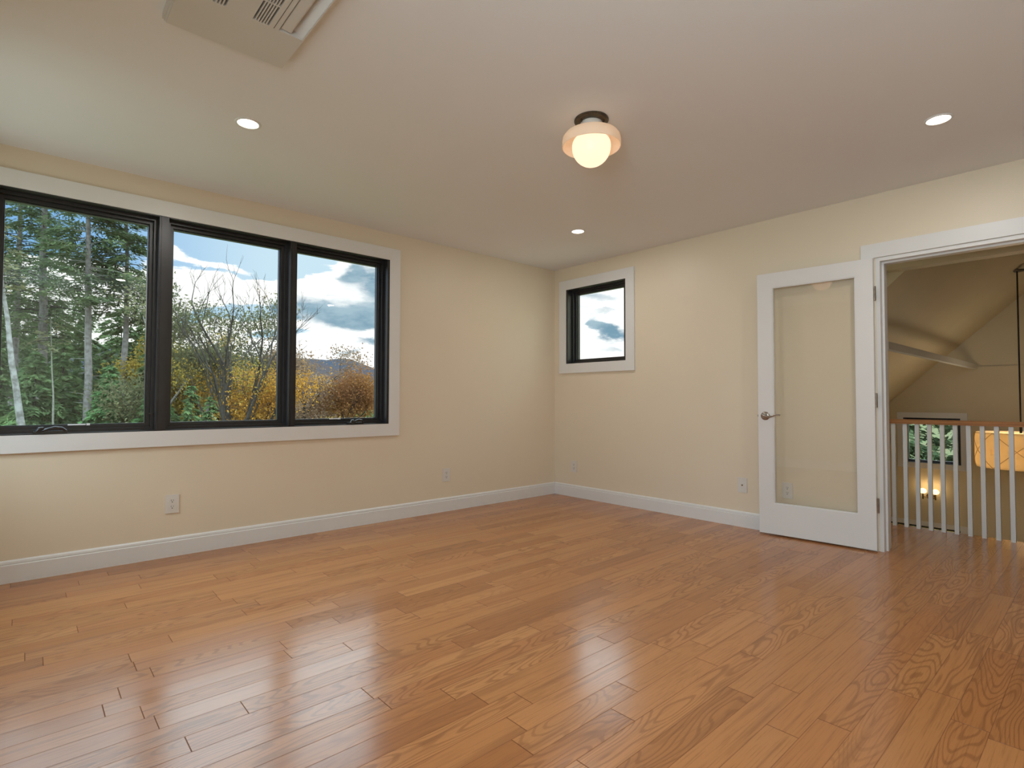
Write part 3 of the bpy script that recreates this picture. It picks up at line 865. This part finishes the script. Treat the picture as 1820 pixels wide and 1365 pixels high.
bm = bmesh.new()
nx, ny = 60, 60
gx = np.linspace(-90, 140, nx); gy = np.linspace(-60, 200, ny)
g = [[bm.verts.new((a, b, terrain(a, b) + (max(0.0, b - 60) * 0.0 ))) for b in gy] for a in gx]
for i in range(nx - 1):
    for j in range(ny - 1): bm.faces.new((g[i][j], g[i + 1][j], g[i + 1][j + 1], g[i][j + 1]))
tagp(obj('ground', bm, M['ground'], smooth=True), 'leaf-strewn ground outside the house', 'ground', kind='structure')
struct('patio', boxes((5.7, 8.2, -3.2, 0.4, -3.1, -2.80)), M['patio'], 'pale paving outside the far glass door')

# distant wooded ridge, a solid landform about half a kilometre away
bm = bmesh.new()
rng = np.random.default_rng(5)
ridge = []
for i in range(80):
    x = -260 + i * 12.0
    base = 40 - 0.055 * max(0, x - 205) - 22 * (1 / (1 + math.exp(-(x - 275) / 16.0)))
    h = base + 2.2 * math.sin(x * 0.03) + 1.1 * math.sin(x * 0.11 + 1) + 0.5 * rng.standard_normal()
    ridge.append((x, h))
lay = []
for (dy, fz) in ((0, 0.0), (60, 0.35), (120, 0.72), (170, 1.0), (260, 0.7), (420, 0.0)):
    lay.append([bm.verts.new((x, 330 + dy + 6 * math.sin(x * 0.05), -8 + (h + 8) * fz + (2.0 * math.sin(x * 0.06 + dy) if 0 < fz < 1 else 0))) for x, h in ridge])
for A, B in zip(lay[:-1], lay[1:]):
    for i in range(len(A) - 1): bm.faces.new((A[i], A[i + 1], B[i + 1], B[i]))
tagp(obj('hills', bm, M['hill'], smooth=False), 'distant wooded ridge on the horizon, brown with haze blue in its colour', 'hill', kind='structure')


class Mesh:
    def __init__(self): self.v = []; self.f = []; self.n = 0
    def tube(self, pts, rad, k=6):
        pts = np.asarray(pts, float); rad = np.asarray(rad, float)
        d = np.gradient(pts, axis=0) if len(pts) > 2 else np.repeat((pts[-1] - pts[0])[None], len(pts), 0)
        d /= np.linalg.norm(d, axis=1)[:, None] + 1e-9
        ref = np.where(np.abs(d[:, 2:3]) < 0.9, np.array([[0, 0, 1.0]]), np.array([[1.0, 0, 0]]))
        ref = np.repeat(ref[:1], len(pts), 0)
        u = np.cross(d, ref); u /= np.linalg.norm(u, axis=1)[:, None] + 1e-9
        w = np.cross(d, u)
        a = np.arange(k) * 2 * PI / k
        ring = pts[:, None] + rad[:, None, None] * (u[:, None] * np.cos(a)[None, :, None] + w[:, None] * np.sin(a)[None, :, None])
        self.v.append(ring.reshape(-1, 3))
        for i in range(len(pts) - 1):
            for j in range(k):
                j2 = (j + 1) % k
                self.f.append((self.n + i * k + j, self.n + i * k + j2, self.n + (i + 1) * k + j2, self.n + (i + 1) * k + j))
        self.n += len(pts) * k
    def leaves(self, c, u, w, a, b):
        """diamond leaves: centres c, axis u, side w, half sizes a, b"""
        c = np.asarray(c); N = len(c)
        u = u / (np.linalg.norm(u, axis=1)[:, None] + 1e-9)
        w = w - (w * u).sum(1)[:, None] * u; w /= np.linalg.norm(w, axis=1)[:, None] + 1e-9
        a = np.broadcast_to(np.asarray(a, float), (N,))[:, None]; b = np.broadcast_to(np.asarray(b, float), (N,))[:, None]
        q = np.stack([c - u * a, c + w * b - u * a * 0.1, c + u * a, c - w * b - u * a * 0.1], 1).reshape(-1, 3)
        self.v.append(q)
        idx = self.n + np.arange(4 * N).reshape(-1, 4)
        self.f.extend(map(tuple, idx.tolist())); self.n += 4 * N
    def build(self, name, mat, parent, off):
        me = bpy.data.meshes.new(name)
        v = np.concatenate(self.v) - np.asarray(off)
        me.from_pydata(v.tolist(), [], self.f); me.update()
        me.materials.append(mat)
        o = bpy.data.objects.new(name, me); COL.objects.link(o); o.parent = parent
        return o


TG = 'trees beyond the windows'


def conifer(name, x, y, H, r0, c0, Lmax, nb, per, lab, mats, seed, droop=0.25, lean=(0, 0), spray=(0.19, 0.05), bark='bark', shape=0.8, limbs=True, dead=0):
    R = np.random.default_rng(seed)
    z0 = terrain(x, y) - 0.1
    base = np.array([x, y, z0])
    r = root(name, tuple(base), lab, 'tree', TG)
    ts = np.linspace(0, 1, 14)
    wob = np.cumsum(R.normal(0, 0.03, (14, 2)), 0) * (H / 20)
    wob -= np.linspace(0, 1, 14)[:, None] * wob[-1] * 0.5
    def axis(t):
        t = np.asarray(t, float)
        return np.stack([x + lean[0] * t + np.interp(t, ts, wob[:, 0]), y + lean[1] * t + np.interp(t, ts, wob[:, 1]), z0 + H * t], -1)
    m = Mesh(); m.tube(axis(ts), r0 * (1 - 0.88 * ts), 10)
    m.build('trunk', M[bark], r, base)
    br = Mesh(); fo = Mesh()
    for i in range(nb):
        h = c0 + (1 - c0) * (i + R.random()) / nb
        h = min(h, 0.985)
        rel = (h - c0) / (1 - c0)
        L = Lmax * ((1 - rel) ** shape * 0.92 + 0.10) * R.uniform(0.6, 1.15)
        if rel < 0.12: L *= 0.6 + 3 * rel
        az_ = R.uniform(0, 2 * PI)
        p0 = axis(h)
        dirv = np.array([math.cos(az_), math.sin(az_), 0])
        s = np.linspace(0, 1, 6)
        lift = R.uniform(-0.05, 0.25)
        pts = p0 + dirv * L * s[:, None] + np.array([0, 0, 1]) * (lift * L * s - droop * L * s ** 2)[:, None]
        if limbs: br.tube(pts, 0.030 * (L / 2.5) * (1 - 0.85 * s) + 0.004, 4)
        k = max(4, int(per * L / Lmax))
        t = R.uniform(0.22, 1.0, k) ** 0.8
        side = np.cross(dirv, [0, 0, 1.0])
        off = R.normal(0, 1, k) * L * 0.17 * (1.15 - t * 0.6)
        c = np.stack([np.interp(t, s, pts[:, q]) for q in range(3)], 1) + side * off[:, None]
        c[:, 2] += R.normal(0, 0.11, k) * L * 0.5 - np.abs(off) * 0.25
        u = dirv[None] * R.uniform(0.3, 1, (k, 1)) + side[None] * (np.sign(off) * R.uniform(0.2, 1, k))[:, None] + np.array([0, 0, -1.0]) * R.uniform(0, 0.55, (k, 1))
        w = np.cross(u, np.array([0, 0, 1.0])) + R.normal(0, 0.25, (k, 3)) + np.array([0, 0, 1.0]) * R.normal(0, 0.45, (k, 1))
        fo.leaves(c, u, w, spray[0] * R.uniform(0.6, 1.3, k), spray[1] * R.uniform(0.6, 1.3, k))
    for i in range(dead):
        h = R.uniform(0.12, c0); az_ = R.uniform(0, 2 * PI); L = R.uniform(0.5, 1.6)
        p0 = axis(h); dv = np.array([math.cos(az_), math.sin(az_), R.uniform(-0.1, 0.35)])
        br.tube(p0 + dv * L * np.linspace(0, 1, 3)[:, None], np.array([0.025, 0.018, 0.006]), 4)
    if br.v: br.build('branches', M['palebark' if dead else 'darkbark'], r, base)
    fo.build('foliage', M[mats], r, base)
    return r


def broadleaf(name, x, y, H, r0, lab, seed, leafmat, nleaf, stems=1, spread=0.55, leaf=0.11, bark='darkbark', leaf_zone=(0.0, 1.0), first=0.25, depth=4, ground=None, cloud=0.55, minr=0.006, flat=False, reach=(0.42, 0.66), stemlean=(0.06, 0.24)):
    R = np.random.default_rng(seed)
    z0 = (terrain(x, y) - 0.1) if ground is None else ground
    base = np.array([x, y, z0])
    r = root(name, tuple(base), lab, 'tree', TG)
    wood = Mesh(); fine = Mesh(); tips = []
    def grow(p, d, L, rad, lev):
        n = 5
        pts = [p]; dd = d.copy()
        for i in range(n):
            dd = dd + R.normal(0, 0.09, 3) + np.array([0, 0, 0.05])
            dd /= np.linalg.norm(dd)
            pts.append(pts[-1] + dd * L / n)
        pts = np.array(pts)
        rad2 = rad * (0.62 if lev < depth else 0.35)
        (wood if lev <= 1 else fine).tube(pts, np.linspace(rad, rad2, n + 1), 7 if lev <= 1 else 4)
        if lev >= 2:
            for q in pts[2:]: tips.append(q)
        if lev >= depth: return
        nc = R.integers(3, 5) if lev else R.integers(4, 6)
        for k in range(nc):
            t = R.uniform(first if lev == 0 else 0.25, 1.0) if k else 1.0
            q = np.array([np.interp(t, np.linspace(0, 1, n + 1), pts[:, c]) for c in range(3)])
            a = R.uniform(0, 2 * PI)
            side = np.array([math.cos(a), math.sin(a), R.uniform(-0.1, 0.5) if not flat else R.uniform(-0.15, 0.2)])
            nd = dd * (1 - spread) + side * spread
            nd /= np.linalg.norm(nd)
            grow(q, nd, L * R.uniform(reach[0], reach[1]), max(rad2 * R.uniform(0.45, 0.75), minr), lev + 1)
    for s in range(stems):
        a = 2 * PI * s / max(stems, 1) + R.uniform(0, 1)
        lean = 0.0 if stems == 1 else R.uniform(*stemlean)
        d = np.array([math.cos(a) * lean, math.sin(a) * lean, 1.0]); d /= np.linalg.norm(d)
        grow(base + np.array([math.cos(a), math.sin(a), 0]) * (0.0 if stems == 1 else 0.25), d, H * R.uniform(0.50, 0.60), r0 * R.uniform(0.75, 1.0), 0)
    wood.build('trunk', M[bark], r, base)
    if fine.v: fine.build('branches', M[bark], r, base)
    tips = np.array(tips)
    zt = (tips[:, 2] - z0) / H
    sel = tips[(zt >= leaf_zone[0]) & (zt <= leaf_zone[1])]
    if nleaf and len(sel):
        fo = Mesh()
        c = sel[R.integers(0, len(sel), nleaf)] + R.normal(0, cloud, (nleaf, 3)) * np.array([1, 1, 0.55])
        fo.leaves(c, R.normal(0, 1, (nleaf, 3)), R.normal(0, 1, (nleaf, 3)) + np.array([0, 0, 0.001]), leaf * R.uniform(0.6, 1.4, nleaf), leaf * 0.62 * R.uniform(0.6, 1.3, nleaf))
        fo.build('foliage', M[leafmat], r, base)
    return r


def bush(name, x, y, H, Rr, lab, seed, mat, n, leaf=0.09, cat='bush'):
    R = np.random.default_rng(seed)
    z0 = terrain(x, y) - 0.05
    base = np.array([x, y, z0])
    r = root(name, tuple(base), lab, cat, 'shrubs beyond the windows')
    st = Mesh()
    ends = []
    for i in range(26):
        a = R.uniform(0, 2 * PI); k = R.random() ** 0.6
        tip = base + np.array([math.cos(a) * Rr * k, math.sin(a) * Rr * k, H * (1 - 0.45 * k * k) * R.uniform(0.6, 1.0)])
        mid = (base + tip) / 2 + R.normal(0, 0.08, 3) * Rr
        pts = np.array([base, mid, tip]); st.tube(pts, np.array([0.03, 0.018, 0.005]), 4); ends.append(pts)
    st.build('stems', M['darkbark'], r, base)
    ends = np.array(ends)
    k = R.integers(0, len(ends), n); t = R.uniform(0.15, 1.0, n) ** 0.7
    c = np.where((t < 0.5)[:, None], ends[k, 0] + (ends[k, 1] - ends[k, 0]) * (t * 2)[:, None], ends[k, 1] + (ends[k, 2] - ends[k, 1]) * (t * 2 - 1)[:, None])
    c = c + R.normal(0, 1, (n, 3)) * np.array([Rr * 0.16, Rr * 0.16, H * 0.07])
    fo = Mesh(); fo.leaves(c, R.normal(0, 1, (n, 3)), R.normal(0, 1, (n, 3)), leaf * R.uniform(0.6, 1.4, n), leaf * 0.6 * R.uniform(0.6, 1.3, n))
    fo.build('foliage', M[mat], r, base)
    return r


# --- tall pines seen in the first pane
conifer('pine_tree', -4.95, 47.5, 27, 0.30, 0.34, 3.6, 150, 130, 'tall thin pine at the far left edge of the first pane', 'pine', 11, 0.22)
conifer('pine_tree', -3.55, 43.5, 27, 0.36, 0.30, 3.8, 160, 140, 'tall pine second from the left in the first pane', 'pine', 12, 0.24)
conifer('pine_tree', -1.62, 36.4, 25, 0.245, 0.40, 3.4, 150, 130, 'tall straight grey-trunked pine in the middle of the first pane', 'pine', 13, 0.22, lean=(-0.35, 0), dead=9)
conifer('pine_tree', 0.28, 37.4, 22, 0.235, 0.42, 3.0, 150, 130, 'tall grey-trunked pine with dead stubs right in the first pane', 'pine', 14, 0.2, dead=12)
# --- birch and saplings
conifer('birch_tree', -3.95, 31.0, 13.5, 0.20, 0.70, 1.8, 26, 26, 'pale leaning birch trunk at the left of the first pane', 'greygreen', 21, 0.1, lean=(-1.7, 0), spray=(0.12, 0.08), bark='birch')
conifer('sapling', -3.05, 32.4, 8.6, 0.075, 0.80, 1.2, 16, 30, 'thin pale sapling between birch and middle pine', 'greygreen', 22, 0.1, lean=(-0.35, 0), spray=(0.10, 0.07), bark='palebark')
# --- dense hemlocks filling the lower half of the first pane
hem = [(-7.2, 50, 12.0, 3.2, 'hemlock'), (-4.7, 52, 13.5, 3.4, 'hemlock'), (-2.6, 50, 12.0, 3.2, 'hemlock'), (-0.9, 48, 11.0, 3.0, 'hemlock'), (0.9, 45, 11.2, 3.0, 'hemlock'), (2.4, 46, 10.5, 2.8, 'hemlock'),
       (-8.6, 58, 12.5, 3.8, 'hemlock'), (-5.8, 60, 13.2, 3.8, 'hemlock'), (-3.4, 57, 12.0, 3.8, 'hemlock'), (-1.0, 59, 12.8, 3.8, 'hemlock'), (1.6, 58, 12.2, 3.8, 'hemlock'), (4.2, 58, 11.5, 3.6, 'hemlock'), (-3.9, 37, 7.2, 2.2, 'hemlock'), (-2.6, 39, 8.0, 2.3, 'hemlock'), (-0.75, 33.5, 6.3, 1.9, 'brightgreen'), (1.35, 35.0, 7.4, 2.2, 'hemlock'), (0.95, 31.0, 5.4, 1.7, 'brightgreen'), (-5.4, 40, 7.5, 2.3, 'hemlock')]
hl = ['broad dark hemlock rising behind everything at the far left', 'tall dark hemlock behind the birch', 'dark hemlock behind the thin sapling', 'dark hemlock behind the middle pine',
      'dark hemlock behind the stubbed pine', 'dark hemlock at the right edge of the first pane', 'farthest hemlock at the left edge of the forest', 'far hemlock behind the birch top', 'far hemlock between birch and middle pine', 'far hemlock straight behind the middle pine',
      'far hemlock behind the stubbed pine', 'far hemlock at the right end of the forest', 'low dark hemlock beside the birch foot', 'low hemlock between sapling and middle pine',
      'bright green young hemlock right beside the middle pine', 'green hemlock low beside the stubbed pine', 'fresh green young hemlock at the lower right of the first pane', 'low hemlock left of the birch']
for i, ((x, y, h, L, mt), lb) in enumerate(zip(hem, hl)):
    conifer('hemlock_tree', x, y, h, 0.12, 0.04, L, 130, 130, lb, mt, 40 + i, 0.35, spray=(0.22, 0.075), bark='darkbark', shape=0.75, limbs=False)
# --- leafy and bare trees of the middle pane
broadleaf('maple_tree', 2.15, 31.0, 11.4, 0.15, 'grey-green thinly leaved tree at the left of the middle pane', 61, 'greygreen', 15000, 2, 0.5, 0.085, bark='bark', first=0.3, reach=(0.36, 0.56))
broadleaf('maple_tree', 4.75, 38.5, 9.8, 0.14, 'olive yellow tree behind the dark forked stems', 62, 'gold', 16000, 2, 0.55, 0.10, first=0.25, reach=(0.36, 0.56))
broadleaf('bare_maple', 3.55, 26.6, 11.2, 0.15, 'dark many-stemmed half bare maple with sparse lower leaves', 65, 'gold', 1100, 5, 0.36, 0.06, leaf_zone=(0.2, 0.56), first=0.30, cloud=0.45, minr=0.007, reach=(0.40, 0.62), stemlean=(0.03, 0.26))
broadleaf('maple_tree', 5.25, 28.2, 7.3, 0.10, 'glowing orange maple at the right of the middle pane', 67, 'orange', 10000, 3, 0.6, 0.065, first=0.15, flat=True, reach=(0.36, 0.54))
conifer('hemlock_tree', 1.0, 22.4, 5.0, 0.09, 0.03, 1.1, 90, 70, 'small dark green fir low at the left of the middle pane', 'hemlock', 71, 0.3, spray=(0.15, 0.06), bark='darkbark', limbs=False)
conifer('hemlock_tree', 2.0, 23.6, 4.5, 0.08, 0.03, 1.1, 80, 70, 'small green fir low beside the forked maple', 'hemlock', 72, 0.3, spray=(0.15, 0.06), bark='darkbark', limbs=False)
broadleaf('sapling', 0.05, 27.0, 3.9, 0.03, 'little yellow-leaved sapling at the lower right of the first pane', 75, 'yellow', 110, 1, 0.5, 0.09, first=0.5, depth=3, cloud=0.2, reach=(0.25, 0.4))
# --- lower trees standing further back
broadleaf('maple_tree', 5.0, 49.0, 9.0, 0.13, 'dull olive tree far behind the forked stems', 101, 'olive', 12000, 3, 0.55, 0.12, first=0.12, reach=(0.36, 0.56))
broadleaf('oak_tree', 9.6, 48.0, 7.4, 0.13, 'grey-brown tree far back between the middle and third pane', 102, 'brownleaf', 12000, 3, 0.55, 0.12, first=0.12, reach=(0.36, 0.56))
broadleaf('oak_tree', 15.0, 52.0, 5.2, 0.13, 'low brown tree far back in the third pane', 103, 'brownleaf', 10000, 3, 0.6, 0.12, first=0.1, reach=(0.36, 0.56))
broadleaf('oak_tree', 20.5, 50.0, 5.0, 0.13, 'low rusty tree far back at the right of the third pane', 104, 'rust', 10000, 3, 0.6, 0.12, first=0.1, reach=(0.36, 0.56))
# --- right pane
broadleaf('oak_tree', 7.9, 29.8, 8.4, 0.12, 'brown oak with loose leaf clusters at the left of the third pane', 81, 'brownleaf', 9500, 2, 0.5, 0.075, first=0.2, reach=(0.36, 0.54), cloud=0.45)
broadleaf('oak_tree', 11.5, 30.0, 7.5, 0.12, 'rusty orange oak in the middle of the third pane', 82, 'rust', 11000, 2, 0.58, 0.07, first=0.15, reach=(0.36, 0.55))
broadleaf('oak_tree', 17.4, 38.5, 6.6, 0.12, 'rust-coloured tree at the right edge of the third pane', 83, 'rust', 7500, 2, 0.6, 0.09, first=0.12, reach=(0.36, 0.55))
broadleaf('oak_tree', 12.4, 41.0, 4.6, 0.12, 'brownish bare-looking tree behind the rusty oak', 84, 'brownleaf', 6000, 2, 0.6, 0.085, first=0.1, reach=(0.36, 0.55))
bush('shrub', 8.9, 25.0, 3.5, 1.8, 'golden shrub low in the third pane', 85, 'yellow', 5200, 0.055)
bush('shrub', 13.7, 31.0, 3.9, 1.3, 'fresh green shrub low at the right of the third pane', 86, 'brightgreen', 3200, 0.065)
bush('shrub', -4.95, 25.5, 3.7, 0.8, 'yellow-green shrub at the lower left of the first pane', 87, 'brightgreen', 2400, 0.06)
bush('shrub', 6.6, 24.0, 3.3, 1.2, 'orange shrub low between the middle and third pane', 88, 'orange', 3600, 0.055)
# --- seen through the far window
conifer('hemlock_tree', 25.0, 2.6, 7.5, 0.14, 0.03, 3.2, 130, 170, 'dark evergreen outside the far window', 'pine', 91, 0.3, spray=(0.18, 0.06), bark='darkbark', limbs=False)
conifer('hemlock_tree', 26.0, -0.8, 8.0, 0.14, 0.03, 3.2, 130, 170, 'tall dark evergreen at the right of the far window', 'pine', 92, 0.3, spray=(0.18, 0.06), bark='darkbark', limbs=False)
bush('shrub', 15.0, 1.0, 2.6, 1.8, 'olive shrub outside the far window', 93, 'olive', 5200, 0.055)
bush('shrub', 14.0, -0.6, 2.2, 1.2, 'golden shrub outside the far window', 94, 'yellow', 3000, 0.05)
